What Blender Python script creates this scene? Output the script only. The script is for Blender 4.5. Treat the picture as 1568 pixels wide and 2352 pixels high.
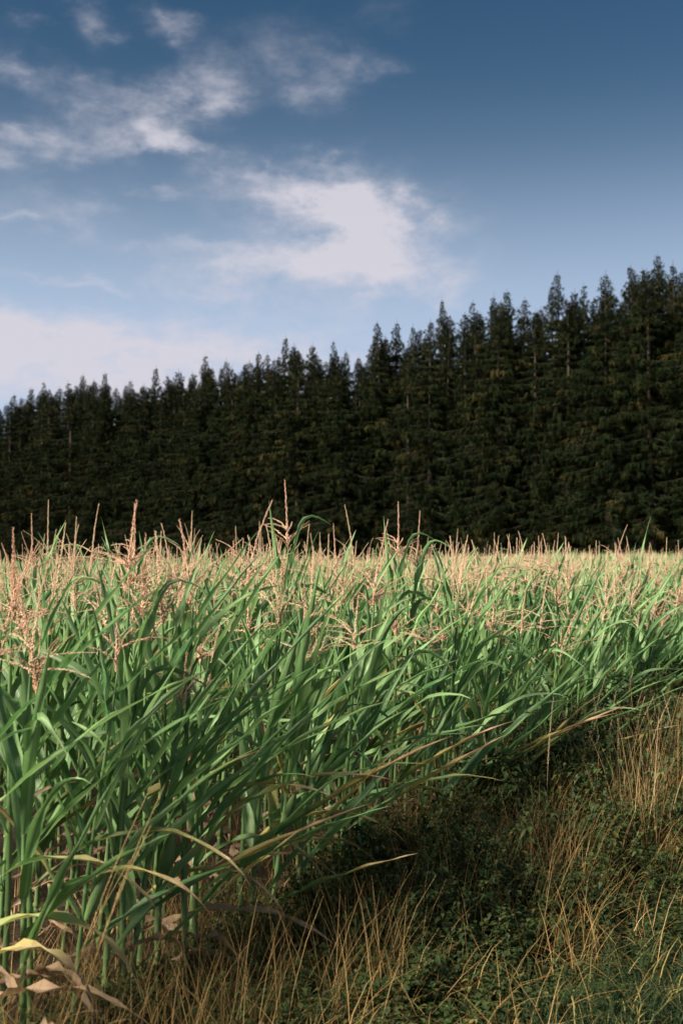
import bpy, math, random
import numpy as np
from mathutils import Vector, Euler

for o in list(bpy.data.objects):
    bpy.data.objects.remove(o)
scene = bpy.context.scene
COL = scene.collection
R = math.radians
rng = np.random.default_rng(7)

# ------------------------------------------------------------------ camera
CAM_H = 1.85
PITCH = R(2.17)
LENS = 40.0
cam_d = bpy.data.cameras.new('camera')
cam = bpy.data.objects.new('camera', cam_d)
COL.objects.link(cam)
cam.location = (0, 0, CAM_H)
cam.rotation_euler = (math.pi / 2 + PITCH, 0, 0)
cam_d.sensor_fit = 'VERTICAL'
cam_d.sensor_height = 36
cam_d.sensor_width = 24
cam_d.lens = LENS
cam_d.clip_start = 0.05
cam_d.clip_end = 3000
cam_d.dof.use_dof = True
cam_d.dof.focus_distance = 6.5
cam_d.dof.aperture_fstop = 3.6
scene.camera = cam

# ------------------------------------------------------------------ light
SUN_EL, SUN_AZ = R(39), R(239)      # azimuth clockwise from +Y: to the left and somewhat behind the camera
sun_dir = Vector((math.sin(SUN_AZ) * math.cos(SUN_EL), math.cos(SUN_AZ) * math.cos(SUN_EL), math.sin(SUN_EL)))
sd = bpy.data.lights.new('sun', 'SUN')
sd.energy = 5.0
sd.angle = R(15)
sd.color = (1.0, 0.88, 0.76)
sun = bpy.data.objects.new('sun', sd)
COL.objects.link(sun)
sun.rotation_euler = sun_dir.to_track_quat('Z', 'Y').to_euler()

scene.view_settings.view_transform = 'Standard'
scene.view_settings.look = 'None'
scene.view_settings.gamma = 1.0
scene.view_settings.use_curve_mapping = False
scene.view_settings.exposure = 1.42

F1568 = 2352 * LENS / 36.0
def pix_dir(px, py):
    """direction in the world of a point of the photograph (1568 x 2352 grid)"""
    v = Vector(((px - 784) / F1568, 1.0, (1176 - py) / F1568))
    c, s = math.cos(PITCH), math.sin(PITCH)
    return Vector((v.x, v.y * c - v.z * s, v.y * s + v.z * c))
def pix_at(px, py, depth):
    d = pix_dir(px, py)
    return Vector((0, 0, CAM_H)) + d * (depth / d.y)

world = bpy.data.worlds.new('World')
scene.world = world
world.use_nodes = True
def build_sky():
    nt = world.node_tree
    nt.nodes.clear()
    N, L = nt.nodes.new, nt.links.new
    def math_(op, a, b=None, clamp=False):
        n = N('ShaderNodeMath'); n.operation = op; n.use_clamp = clamp
        for i, x in enumerate((a, b)):
            if x is None: continue
            if isinstance(x, (int, float)): n.inputs[i].default_value = x
            else: L(x, n.inputs[i])
        return n.outputs[0]
    def vmath(op, a, b=None):
        n = N('ShaderNodeVectorMath'); n.operation = op
        for i, x in enumerate((a, b)):
            if x is None: continue
            if isinstance(x, (tuple, list, Vector)): n.inputs[i].default_value = tuple(x)
            else: L(x, n.inputs[i])
        return n
    out = N('ShaderNodeOutputWorld')
    bg = N('ShaderNodeBackground')
    bg.inputs[1].default_value = 0.05
    sky = N('ShaderNodeTexSky')
    sky.sky_type = 'NISHITA'
    sky.sun_disc = False
    sky.sun_elevation = SUN_EL
    sky.sun_rotation = SUN_AZ
    sky.air_density = 1.0
    sky.dust_density = 0.6
    sky.ozone_density = 2.2
    tc = N('ShaderNodeTexCoord')
    d = tc.outputs['Generated']
    # wispy domain warp
    def noise(vec, scale, detail, rough, dist=0.0):
        n = N('ShaderNodeTexNoise')
        n.inputs['Scale'].default_value = scale
        n.inputs['Detail'].default_value = detail
        n.inputs['Roughness'].default_value = rough
        n.inputs['Distortion'].default_value = dist
        L(vec, n.inputs['Vector'])
        return n
    st = vmath('MULTIPLY', d, (1.0, 1.0, 1.9)).outputs[0]
    w1 = noise(st, 7.0, 5, 0.55)
    off = vmath('SUBTRACT', w1.outputs['Color'], (0.5, 0.5, 0.5)).outputs[0]
    off = vmath('MULTIPLY', off, (0.13, 0.0, 0.075)).outputs[0]
    w2 = noise(st, 26.0, 6, 0.6)
    off2 = vmath('SUBTRACT', w2.outputs['Color'], (0.5, 0.5, 0.5)).outputs[0]
    off2 = vmath('MULTIPLY', off2, (0.06, 0.0, 0.032)).outputs[0]
    dw = vmath('ADD', vmath('ADD', d, off).outputs[0], off2).outputs[0]
    blobs = [  # px, py, rx, ry, weight  (photo 1568x2352)
        (740, 470, 210, 66, 1.0), (860, 560, 120, 120, 1.05), (700, 625, 270, 62, 0.9), (480, 650, 300, 48, 0.5), (860, 470, 130, 70, .7),
        (520, 180, 85, 72, 0.62), (470, 235, 90, 40, 0.5), (350, 260, 110, 45, 0.62), (340, 310, 90, 36, 0.55), (190, 350, 120, 40, 0.7), (465, 345, 90, 22, 0.95),
        (200, 190, 70, 30, 0.55), (25, 185, 70, 32, 0.6), (400, 48, 62, 30, 0.6), (190, 25, 60, 44, 0.55), (35, 78, 36, 15, 0.45),
        (165, 270, 70, 30, 0.5), (170, 475, 150, 34, 0.6), (50, 515, 110, 16, 0.55), (400, 432, 60, 12, 0.45), (20, 390, 50, 24, .4),
        (820, 170, 95, 36, 0.42), (690, 120, 100, 70, 0.36), (745, 235, 60, 40, 0.36), (900, 20, 80, 50, 0.22), (30, 320, 70, 25, .35),
        (780, 375, 70, 16, 0.32), (620, 400, 70, 18, .45), (350, 560, 200, 20, .35), (150, 640, 200, 12, .35), (1060, 520, 90, 30, .25),
        (200, 800, 520, 62, 1.0), (500, 830, 500, 70, .6), (-300, 780, 520, 70, 1.0), (100, 900, 800, 60, .9), (300, 720, 400, 30, .3), (980, 640, 200, 60, .3),
        (-220, 300, 200, 60, .6), (-300, 520, 260, 40, .5), (-420, 60, 240, 90, .55),
    ]
    total = None
    for (px, py, rx, ry, w) in blobs:
        c = pix_dir(px, py).normalized()
        # local spread: horizontal radius on x/y, vertical on z
        S = (F1568 / rx, 0.0, F1568 / ry)
        q = vmath('SUBTRACT', dw, c).outputs[0]
        q = vmath('MULTIPLY', q, S).outputs[0]
        r2 = vmath('DOT_PRODUCT', q, q).outputs['Value']
        g = math_('MULTIPLY', math_('POWER', 2.7, math_('MULTIPLY', r2, -1.0)), w)
        total = g if total is None else math_('ADD', total, g)
    sep = N('ShaderNodeSeparateXYZ'); L(d, sep.inputs[0])
    front = math_('MULTIPLY', sep.outputs['Y'], 3.0, True)     # the placed clouds are ahead only
    total = math_('MULTIPLY', total, front)
    fine = noise(st, 21.0, 9, 0.62, 0.12)
    amt = math_('ADD', math_('MULTIPLY', fine.outputs['Fac'], 3.2), -0.55)
    m = math_('MULTIPLY', total, amt)
    # elsewhere the same broken, thin clouds carry on
    gen = noise(st, 2.6, 7, 0.6, 0.1)
    gmask = N('ShaderNodeMapRange'); L(gen.outputs['Fac'], gmask.inputs[0])
    gmask.inputs[1].default_value = 0.40; gmask.inputs[2].default_value = 0.62
    side = math_('SUBTRACT', 1.0, math_('MULTIPLY', math_('SUBTRACT', sep.outputs['Y'], 0.2), 2.0, True), True)
    m = math_('ADD', m, math_('MULTIPLY', gmask.outputs[0], side))
    mr = N('ShaderNodeMapRange'); mr.interpolation_type = 'SMOOTHSTEP'
    L(m, mr.inputs[0]); mr.inputs[1].default_value = 0.03; mr.inputs[2].default_value = 1.85
    mr.inputs[3].default_value = 0.0; mr.inputs[4].default_value = 0.93
    cloud = N('ShaderNodeMixRGB'); cloud.blend_type = 'MIX'
    L(mr.outputs[0], cloud.inputs[0])
    tone = N('ShaderNodeMixRGB'); tone.blend_type = 'MULTIPLY'; tone.inputs[0].default_value = 1
    L(sky.outputs[0], tone.inputs[1]); tone.inputs[2].default_value = (0.21, 0.365, 0.42, 1)
    hr = N('ShaderNodeValToRGB'); hr.color_ramp.interpolation = 'B_SPLINE'
    L(sep.outputs['Z'], hr.inputs[0]); cr = hr.color_ramp
    cr.elements[0].position = 0.0; cr.elements[0].color = (1, 1, 1, 1)
    cr.elements[1].position = 1.0; cr.elements[1].color = (0, 0, 0, 1)
    for p_, v_ in ((.12, .97), (.20, .9), (.27, .50), (.335, .14), (.40, .03), (.48, 0)):
        e = cr.elements.new(p_); e.color = (v_, v_, v_, 1)
    hz = hr.outputs[0]
    hm = N('ShaderNodeMixRGB'); L(hz, hm.inputs[0])
    L(tone.outputs[0], hm.inputs[1]); hm.inputs[2].default_value = (3.6, 4.5, 5.95, 1)
    L(hm.outputs[0], cloud.inputs[1])
    cloud.inputs[2].default_value = (5.05, 4.9, 5.45, 1)
    L(cloud.outputs[0], bg.inputs[0])
    L(bg.outputs[0], out.inputs[0])
build_sky()

# ------------------------------------------------------------------ helpers
def tag(o, label=None, cat=None, group=None, kind=None):
    if label: o['label'] = label
    if cat: o['category'] = cat
    if group: o['group'] = group
    if kind: o['kind'] = kind
    return o
def empty(name, loc=(0, 0, 0), rz=0.0):
    o = bpy.data.objects.new(name, None)
    o.empty_display_size = 0.1
    COL.objects.link(o); o.location = loc; o.rotation_euler = (0, 0, rz)
    return o
class Geo:
    """collects vertices, quads, triangles and a per-vertex colour (data for the material)"""
    def __init__(s):
        s.v, s.q, s.t, s.c, s.n = [], [], [], [], 0
    def add(s, v, q=None, t=None, c=(0, 0, 0)):
        v = np.asarray(v, float).reshape(-1, 3)
        c = np.asarray(c, float)
        if c.ndim == 1: c = np.tile(c, (len(v), 1))
        s.v.append(v); s.c.append(c)
        if q is not None and len(q): s.q.append(np.asarray(q, int).reshape(-1, 4) + s.n)
        if t is not None and len(t): s.t.append(np.asarray(t, int).reshape(-1, 3) + s.n)
        s.n += len(v)
    def merge(s, g, M=None, off=(0, 0, 0), cshift=None):
        v, q, t, c = g.arrays()
        if M is not None: v = v @ M.T
        if cshift is not None: c = np.clip(c + cshift, 0, 1)
        s.add(v + np.asarray(off), q, t, c)
    def arrays(s):
        if getattr(s, '_a', None) is None or s._a[0] != s.n:
            cat = lambda a, w: np.concatenate(a) if a else np.zeros((0, w), int)
            s._a = (s.n, np.concatenate(s.v), cat(s.q, 4), cat(s.t, 3), np.concatenate(s.c))
        return s._a[1:]
    def mesh(s, name, mat, smooth=True):
        v, q, t, c = s.arrays()
        me = bpy.data.meshes.new(name)
        me.vertices.add(len(v)); me.vertices.foreach_set('co', v.astype(np.float32).ravel())
        nl = len(q) * 4 + len(t) * 3
        me.loops.add(nl)
        me.loops.foreach_set('vertex_index', np.concatenate([q.ravel(), t.ravel()]).astype(np.int32))
        me.polygons.add(len(q) + len(t))
        st = np.concatenate([np.arange(len(q)) * 4, len(q) * 4 + np.arange(len(t)) * 3]).astype(np.int32)
        me.polygons.foreach_set('loop_start', st)
        me.polygons.foreach_set('use_smooth', np.full(len(st), smooth))
        a = me.color_attributes.new('data', 'FLOAT_COLOR', 'POINT')
        a.data.foreach_set('color', np.concatenate([c, np.ones((len(c), 1))], 1).astype(np.float32).ravel())
        me.materials.append(mat)
        me.update()
        return me
    def build(s, name, mat, parent=None, smooth=True):
        o = bpy.data.objects.new(name, s.mesh(name, mat, smooth))
        COL.objects.link(o)
        if parent: o.parent = parent
        return o
    def tris(s):
        v, q, t, c = s.arrays(); return len(q) * 2 + len(t)
def rotz(a):
    c, s = math.cos(a), math.sin(a)
    return np.array([[c, -s, 0], [s, c, 0], [0, 0, 1.0]])
def grid_quads(n, m):
    i = np.arange(n - 1)[:, None] * m + np.arange(m - 1)[None, :]
    i = i.ravel()
    return np.stack([i, i + 1, i + m + 1, i + m], 1)
def tube(g, pts, rad, k=6, c=(0, 0, 0), cap=True):
    pts = np.asarray(pts, float); n = len(pts)
    rad = np.broadcast_to(np.asarray(rad, float), (n,))
    tan = np.gradient(pts, axis=0)
    tan /= np.linalg.norm(tan, axis=1)[:, None] + 1e-9
    ref = np.array([0, 0, 1.0]) if abs(tan[:, 2]).mean() < 0.8 else np.array([1.0, 0, 0])
    a = np.cross(tan, ref); a /= np.linalg.norm(a, axis=1)[:, None] + 1e-9
    b = np.cross(tan, a)
    th = np.arange(k) / k * 2 * math.pi
    v = pts[:, None] + rad[:, None, None] * (a[:, None] * np.cos(th)[None, :, None] + b[:, None] * np.sin(th)[None, :, None])
    i = np.arange(n - 1)[:, None] * k; j = np.arange(k)[None, :]; j2 = (j + 1) % k
    q = np.stack([(i + j).ravel(), (i + j2).ravel(), (i + k + j2).ravel(), (i + k + j).ravel()], 1)
    cc = np.asarray(c, float)
    if cc.ndim == 2: cc = np.repeat(cc, k, 0)
    g.add(v.reshape(-1, 3), q, None, cc)

def gz(x, y):
    """height of the ground: level near the camera, falling gently away to the left"""
    x = np.asarray(x, float); y = np.asarray(y, float)
    return -1.3 * np.clip((y - 10) / 70, 0, 1.4) * np.clip((14 - x) / 34, 0, 1.3)

# field edge: runs away to the right
E0 = np.array([-0.12, 5.31]); ED = np.array([0.555, 0.832]); ED /= np.linalg.norm(ED)
EN = np.array([-ED[1], ED[0]])               # into the field
def edge_xy(a, b): return E0 + ED * a + EN * b  # a along the edge, b into the field

# ------------------------------------------------------------------ materials
def new_mat(name):
    m = bpy.data.materials.new(name); m.use_nodes = True
    nt = m.node_tree; nt.nodes.clear()
    return m, nt
def leaf_material(name, green_a, green_b, yellow, dry_a, dry_b, rib, trans=0.3, rough=0.42, spec=0.45, scale=14.0, bump=0.5):
    """data.r = how dry, data.g = distance from the midrib, data.b = random"""
    m, nt = new_mat(name)
    N, L = nt.nodes.new, nt.links.new
    at = N('ShaderNodeAttribute'); at.attribute_name = 'data'
    sp = N('ShaderNodeSeparateColor'); L(at.outputs['Color'], sp.inputs[0])
    tc = N('ShaderNodeTexCoord')
    no = N('ShaderNodeTexNoise'); no.inputs['Scale'].default_value = scale; no.inputs['Detail'].default_value = 5
    L(tc.outputs['Object'], no.inputs['Vector'])
    def mix(f, a, b):
        n = N('ShaderNodeMixRGB')
        for i, x in enumerate((f, a, b)):
            if isinstance(x, (int, float)): n.inputs[i].default_value = x
            elif isinstance(x, tuple): n.inputs[i].default_value = (*x, 1)
            else: L(x, n.inputs[i])
        return n.outputs[0]
    def mr(x, a, b, c=0.0, d=1.0):
        n = N('ShaderNodeMapRange'); L(x, n.inputs[0])
        for i, z in enumerate((a, b, c, d)): n.inputs[i + 1].default_value = z
        return n.outputs[0]
    def mul(a, b):
        n = N('ShaderNodeMath'); n.operation = 'MULTIPLY'
        for i, x in enumerate((a, b)):
            if isinstance(x, (int, float)): n.inputs[i].default_value = x
            else: L(x, n.inputs[i])
        return n.outputs[0]
    def add(a, b):
        n = N('ShaderNodeMath'); n.operation = 'ADD'
        for i, x in enumerate((a, b)):
            if isinstance(x, (int, float)): n.inputs[i].default_value = x
            else: L(x, n.inputs[i])
        return n.outputs[0]
    g = mix(sp.outputs[2], green_a, green_b)
    g = mix(mr(no.outputs['Fac'], .35, .7, 0, .4), g, green_b)
    ribf = mr(sp.outputs[1], 0.04, 0.26, 1.0, 0.0)
    g = mix(mul(ribf, 0.6), g, rib)
    dn = add(sp.outputs[0], mul(add(no.outputs['Fac'], -0.5), 0.45))
    dn = add(dn, mul(sp.outputs[1], 0.06))
    c = mix(mr(dn, 0.28, 0.5), g, yellow)
    dry = mix(mr(no.outputs['Fac'], .35, .65), dry_a, dry_b)
    c = mix(mr(dn, 0.58, 0.8), c, dry)
    sn = N('ShaderNodeTexNoise'); sn.inputs['Scale'].default_value = scale * 7; sn.inputs['Detail'].default_value = 3
    L(tc.outputs['Object'], sn.inputs['Vector'])
    c = mix(mul(mr(sn.outputs['Fac'], .63, .70), .55), c, dry_b)
    if name == 'corn_leaf':                       # the underside of a blade is paler and greyer
        ge = N('ShaderNodeNewGeometry')
        hs = N('ShaderNodeHueSaturation'); hs.inputs['Saturation'].default_value = .88; hs.inputs['Value'].default_value = 1.2
        L(c, hs.inputs['Color'])
        c = mix(ge.outputs['Backfacing'], c, hs.outputs[0])
    pr = N('ShaderNodeBsdfPrincipled')
    L(c, pr.inputs['Base Color'])
    pr.inputs['Roughness'].default_value = rough
    pr.inputs['Specular IOR Level'].default_value = spec
    # length-wise veins
    if bump:
        wv = N('ShaderNodeTexWave'); wv.inputs['Scale'].default_value = 1.0
        cb = N('ShaderNodeCombineXYZ'); L(mul(sp.outputs[1], 9.0), cb.inputs[0]); L(cb.outputs[0], wv.inputs['Vector'])
        hn = add(wv.outputs['Fac'], mul(no.outputs['Fac'], 2.0))
        bp = N('ShaderNodeBump'); bp.inputs['Strength'].default_value = bump; bp.inputs['Distance'].default_value = 0.004
        L(hn, bp.inputs['Height']); L(bp.outputs[0], pr.inputs['Normal'])
    tr = N('ShaderNodeBsdfTranslucent'); L(c, tr.inputs[0])
    ms = N('ShaderNodeMixShader'); ms.inputs[0].default_value = trans
    L(pr.outputs[0], ms.inputs[1]); L(tr.outputs[0], ms.inputs[2])
    o = N('ShaderNodeOutputMaterial'); L(ms.outputs[0], o.inputs[0])
    return m
M_LEAF = leaf_material('corn_leaf', (0.042, 0.155, 0.036), (0.215, 0.385, 0.118), (0.42, 0.36, 0.09), (0.42, 0.275, 0.14), (0.27, 0.165, 0.085), (0.36, 0.46, 0.25), 0.32, 0.38, 0.6)
M_STALK = leaf_material('corn_stalk', (0.075, 0.15, 0.045), (0.12, 0.20, 0.07), (0.36, 0.32, 0.12), (0.36, 0.25, 0.14), (0.22, 0.14, 0.08), (0.16, 0.26, 0.08), 0.08, 0.45, 0.4)
M_TASSEL = leaf_material('corn_tassel', (0.62, 0.54, 0.31), (0.70, 0.49, 0.34), (0.68, 0.43, 0.30), (0.58, 0.33, 0.22), (0.48, 0.25, 0.15), (0.7, 0.5, 0.3), 0.25, 0.7, 0.2, 40, 0)
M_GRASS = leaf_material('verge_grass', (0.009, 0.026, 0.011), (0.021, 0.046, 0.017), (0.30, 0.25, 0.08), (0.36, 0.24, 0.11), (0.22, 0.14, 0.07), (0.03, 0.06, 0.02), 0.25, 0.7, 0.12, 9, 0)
M_DRY = leaf_material('dry_grass', (0.16, 0.095, 0.028), (0.32, 0.205, 0.072), (0.40, 0.28, 0.12), (0.62, 0.50, 0.32), (0.52, 0.40, 0.24), (0.46, 0.33, 0.15), 0.15, 0.6, 0.25, 9, 0)
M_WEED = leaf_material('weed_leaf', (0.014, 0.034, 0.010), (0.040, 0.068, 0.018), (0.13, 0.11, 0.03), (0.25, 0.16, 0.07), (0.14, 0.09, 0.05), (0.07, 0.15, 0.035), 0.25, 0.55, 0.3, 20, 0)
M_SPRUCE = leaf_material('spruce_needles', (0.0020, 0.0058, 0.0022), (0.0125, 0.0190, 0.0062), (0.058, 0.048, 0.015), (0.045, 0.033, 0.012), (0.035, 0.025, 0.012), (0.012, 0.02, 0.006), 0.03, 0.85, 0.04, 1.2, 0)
M_BARK = leaf_material('spruce_bark', (0.03, 0.023, 0.018), (0.05, 0.038, 0.03), (0.05, 0.038, 0.03), (0.055, 0.042, 0.033), (0.04, 0.03, 0.025), (0.04, 0.03, 0.025), 0.0, 0.9, 0.1, 5, 0.5)

def ground_material(name, cols, scales, rough=0.95, bump=0.6, dist=0.03):
    m, nt = new_mat(name)
    N, L = nt.nodes.new, nt.links.new
    tc = N('ShaderNodeTexCoord')
    a = N('ShaderNodeTexNoise'); a.inputs['Scale'].default_value = scales[0]; a.inputs['Detail'].default_value = 8; a.inputs['Roughness'].default_value = .65
    b = N('ShaderNodeTexNoise'); b.inputs['Scale'].default_value = scales[1]; b.inputs['Detail'].default_value = 8; b.inputs['Roughness'].default_value = .7
    L(tc.outputs['Object'], a.inputs['Vector']); L(tc.outputs['Object'], b.inputs['Vector'])
    r = N('ShaderNodeValToRGB')
    r.color_ramp.elements[0].position = .3; r.color_ramp.elements[0].color = (*cols[0], 1)
    r.color_ramp.elements[1].position = .7; r.color_ramp.elements[1].color = (*cols[2], 1)
    e = r.color_ramp.elements.new(.5); e.color = (*cols[1], 1)
    mx = N('ShaderNodeMixRGB'); mx.inputs[0].default_value = .5
    L(a.outputs['Fac'], mx.inputs[1]); L(b.outputs['Fac'], mx.inputs[2]); L(mx.outputs[0], r.inputs[0])
    p = N('ShaderNodeBsdfPrincipled'); p.inputs['Roughness'].default_value = rough; p.inputs['Specular IOR Level'].default_value = .15
    L(r.outputs[0], p.inputs['Base Color'])
    bp = N('ShaderNodeBump'); bp.inputs['Strength'].default_value = bump; bp.inputs['Distance'].default_value = dist
    L(b.outputs['Fac'], bp.inputs['Height']); L(bp.outputs[0], p.inputs['Normal'])
    o = N('ShaderNodeOutputMaterial'); L(p.outputs[0], o.inputs[0])
    return m
M_GROUND = ground_material('verge_earth', [(0.022, 0.020, 0.010), (0.040, 0.036, 0.018), (0.075, 0.055, 0.030)], (3, 40))
M_SOIL = ground_material('field_soil', [(0.022, 0.016, 0.011), (0.042, 0.029, 0.020), (0.08, 0.056, 0.038)], (5, 45), bump=1.0)
M_PATH = ground_material('path_earth', [(0.06, 0.045, 0.03), (0.11, 0.083, 0.057), (0.18, 0.14, 0.10)], (4, 60))

# ------------------------------------------------------------------ ground
def vnoise(x, y, s, seed):
    r = np.random.default_rng(seed); T = r.random((64, 64))
    u, v = x * s, y * s
    i, j = np.floor(u).astype(int), np.floor(v).astype(int)
    fu, fv = u - i, v - j
    fu = fu * fu * (3 - 2 * fu); fv = fv * fv * (3 - 2 * fv)
    g = lambda a, b: T[a % 64, b % 64]
    return (g(i, j) * (1 - fu) + g(i + 1, j) * fu) * (1 - fv) + (g(i, j + 1) * (1 - fu) + g(i + 1, j + 1) * fu) * fv
def sheet(name, xs, ys, zf, mat, mask=None):
    X, Y = np.meshgrid(xs, ys)
    Z = zf(X, Y)
    g = Geo(); q = grid_quads(len(ys), len(xs))
    v = np.stack([X, Y, Z], -1).reshape(-1, 3)
    if mask is not None:
        q = q[mask(v[q].mean(1))]
        used = np.unique(q); mp = -np.ones(len(v), int); mp[used] = np.arange(len(used))
        v = v[used]; q = mp[q]
    g.add(v, q)
    o = g.build(name, mat); tag(o, kind='structure'); return o
far = np.concatenate([np.linspace(-900, -80, 14), np.linspace(-76, 76, 39), np.linspace(80, 900, 14)])
fary = np.concatenate([np.linspace(-300, -20, 8), np.linspace(-16, 180, 50), np.linspace(200, 1500, 16)])
sheet('ground', far, fary, lambda x, y: gz(x, y) - 0.06, M_GROUND)
def b_of(x, y): return (x - E0[0]) * EN[0] + (y - E0[1]) * EN[1]
def near_z(X, Y):
    b = b_of(X, Y)
    z = gz(X, Y) + 0.035 * (vnoise(X, Y, 3.0, 1) - .5) + 0.03 * (vnoise(X, Y, 11, 2) - .5)
    return z + 0.02 * np.cos(b / 0.75 * 2 * math.pi)
def soil_z(X, Y): return near_z(X, Y) + 0.012
sheet('field_soil', np.arange(-7, 12, .12), np.arange(1.5, 26, .12), lambda x, y: soil_z(x, y) + 0.03 * (vnoise(x, y, 25, 5) - .5), M_SOIL, lambda c: b_of(c[:, 0], c[:, 1]) > -.25)
sheet('verge', np.arange(-4, 12, .15), np.arange(-2, 20, .15), near_z, M_GROUND, lambda c: b_of(c[:, 0], c[:, 1]) < 0.3)
sheet('path', np.arange(-4, 14, .12), np.arange(-4, 20, .12), lambda x, y: near_z(x, y) + 0.02, M_PATH, lambda c: (b_of(c[:, 0], c[:, 1]) < -1.68) & (b_of(c[:, 0], c[:, 1]) > -4.2))

# ------------------------------------------------------------------ corn parts
def leaf_geo(r, L=0.7, W=0.055, az=0.0, el0=R(65), curl=R(40), p=1.5, roll=0.6, twist=0.0, dry=0.0, tip=0.0, n=12, m=5, z0=1.0, r0=0.008,
             wav=0.010, kink=None, sway=0.0, rnd=None, hang=0.0):
    """one maize blade as a curled strip: n stations along, m across"""
    s = np.linspace(0, 1, n)
    el = el0 - curl * s ** p
    if kink is not None:                       # blade broken over at kink
        ks, ka = kink
        el = el - ka / (1 + np.exp(-(s - ks) * 22))
    ph = r.random(6) * 6.28
    a = az + sway * s + 0.07 * np.sin(s * 5 + ph[0]) * s
    d = np.stack([np.cos(el) * np.cos(a), np.cos(el) * np.sin(a), np.sin(el)], 1)
    step = L / (n - 1)
    P = np.zeros((n, 3)); P[1:] = np.cumsum((d[1:] + d[:-1]) / 2 * step, 0)
    P += np.array([math.cos(az) * r0, math.sin(az) * r0, z0])
    w = W * np.clip(0.55 + 1.6 * s, 0, 1) * np.clip((1 - s) * 1.55, 0, 1) ** 0.8 + 0.0012
    side0 = np.stack([-np.sin(a), np.cos(a), np.zeros(n)], 1)
    up0 = np.cross(d, side0)
    up0 *= np.sign(up0[:, 2:3] + 1e-6) if False else 1
    tw = twist * s ** 1.2 + 0.25 * np.sin(s * 4 + ph[1]) * s
    side = side0 * np.cos(tw)[:, None] + up0 * np.sin(tw)[:, None]
    up = np.cross(side, d) * -1
    A = np.clip(roll * (1.1 + 1.3 * s) + 0.3 * np.sin(s * 7 + ph[2]), 0.25, 4.6)   # arc angle of the cross section
    v = np.linspace(-1, 1, m)
    ang = v[None] * A[:, None] / 2
    Rr = (w / A)[:, None]
    X = Rr * np.sin(ang); Z = Rr * (1 - np.cos(ang))
    Z = Z + wav * (np.sin(s * 23 + ph[3])[:, None] * (v[None] > 0) + np.sin(s * 19 + ph[4])[:, None] * (v[None] < 0)) * np.abs(v)[None] * (w / max(W, 1e-4))[:, None]
    if dry > .5: Z = Z + (r.normal(0, .003, (n, m)) + .006 * np.sin(s * 31 + ph[5])[:, None] * v[None]) * np.clip(w / .03, 0, 1)[:, None]
    V = P[:, None] + X[..., None] * side[:, None] + Z[..., None] * up[:, None] * 1.0
    C = np.zeros((n, m, 3))
    dr = dry + tip * np.clip((s - (1 - tip)) / max(tip, .05), 0, 1) if tip > 0 else np.full(n, dry)
    C[..., 0] = np.clip(dr, 0, 1)[:, None]
    C[..., 1] = np.abs(v)[None]
    C[..., 2] = r.random() if rnd is None else rnd
    g = Geo(); g.add(V.reshape(-1, 3), grid_quads(n, m), None, C.reshape(-1, 3))
    return g
def stalk_geo(r, H, nodes, r0=0.011, k=8, lean=(0, 0)):
    zs, rs, cs = [0.0], [r0 * 1.15], [(.25, .5, .5)]
    prev = 0.0
    for z in nodes:
        zs += [z - .022, z - .006, z, z + .008, z + .03, (z + .1)]
        q = 1 - 0.55 * z / H
        rs += [r0 * q * 1.0, r0 * q * 1.25, r0 * q * 1.34, r0 * q * 1.2, r0 * q * 1.12, r0 * q * 1.08]
        low = max(0, .42 - z) * .8
        cs += [(low + .05, .5, .3), (low + .1, .5, .8), (low + .25, .5, 1), (low + .1, .5, .3), (low, .5, .4), (low, .5, .2)]
    zs.append(H); rs.append(r0 * .3); cs.append((.1, .5, .9))
    o = np.argsort(zs); zs = np.array(zs)[o]; rs = np.array(rs)[o]; cs = np.array(cs)[o]
    t = zs / H
    wob = 0.008 * np.sin(t * 6 + r.random() * 6)
    pts = np.stack([lean[0] * t ** 2 + wob, lean[1] * t ** 2, zs], 1)
    g = Geo(); tube(g, pts, rs, k, cs)
    return g
def spikelet_run(g, r, pts, rad, dens, size, c0):
    """a rachis carrying rows of pointed spikelets"""
    seg = np.linalg.norm(np.diff(pts, axis=0), axis=1); cum = np.concatenate([[0], np.cumsum(seg)])
    Lt = cum[-1]; n = max(4, int(Lt * dens))
    s = (np.arange(n) + r.random(n) * .8) / n * Lt
    P = np.stack([np.interp(s, cum, pts[:, i]) for i in range(3)], 1)
    T = np.stack([np.interp(s, cum, np.gradient(pts[:, i])) for i in range(3)], 1)
    T /= np.linalg.norm(T, axis=1)[:, None] + 1e-9
    th = np.arange(n) * 2.4 + r.random(n)
    rv = r.normal(size=(n, 3)); a = np.cross(T, rv); a /= np.linalg.norm(a, axis=1)[:, None] + 1e-9
    b = np.cross(T, a)
    sz = size * (0.75 + .5 * r.random(n))[:, None] * np.clip(1.25 - s / Lt * .7, .5, 1.2)[:, None]
    base = P + a * rad * .4
    tipp = base + T * sz * 1.15 + a * sz * .42
    mid = base + T * sz * .5 + a * sz * .3
    V = np.stack([base, mid + b * sz * .26, mid - b * sz * .26, tipp, mid + a * sz * .25], 1)
    i = np.arange(n) * 5
    t = np.concatenate([np.stack([i, i + 1, i + 4], 1), np.stack([i, i + 4, i + 2], 1), np.stack([i + 1, i + 3, i + 4], 1), np.stack([i + 4, i + 3, i + 2], 1), np.stack([i, i + 2, i + 1], 1), np.stack([i + 1, i + 2, i + 3], 1)])
    C = np.zeros((n, 5, 3)); C[..., 0] = np.clip(c0 + r.normal(0, .13, n), 0, 1)[:, None]; C[..., 1] = .5; C[..., 2] = r.random(n)[:, None]
    g.add(V.reshape(-1, 3), None, t, C.reshape(-1, 3))
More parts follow.
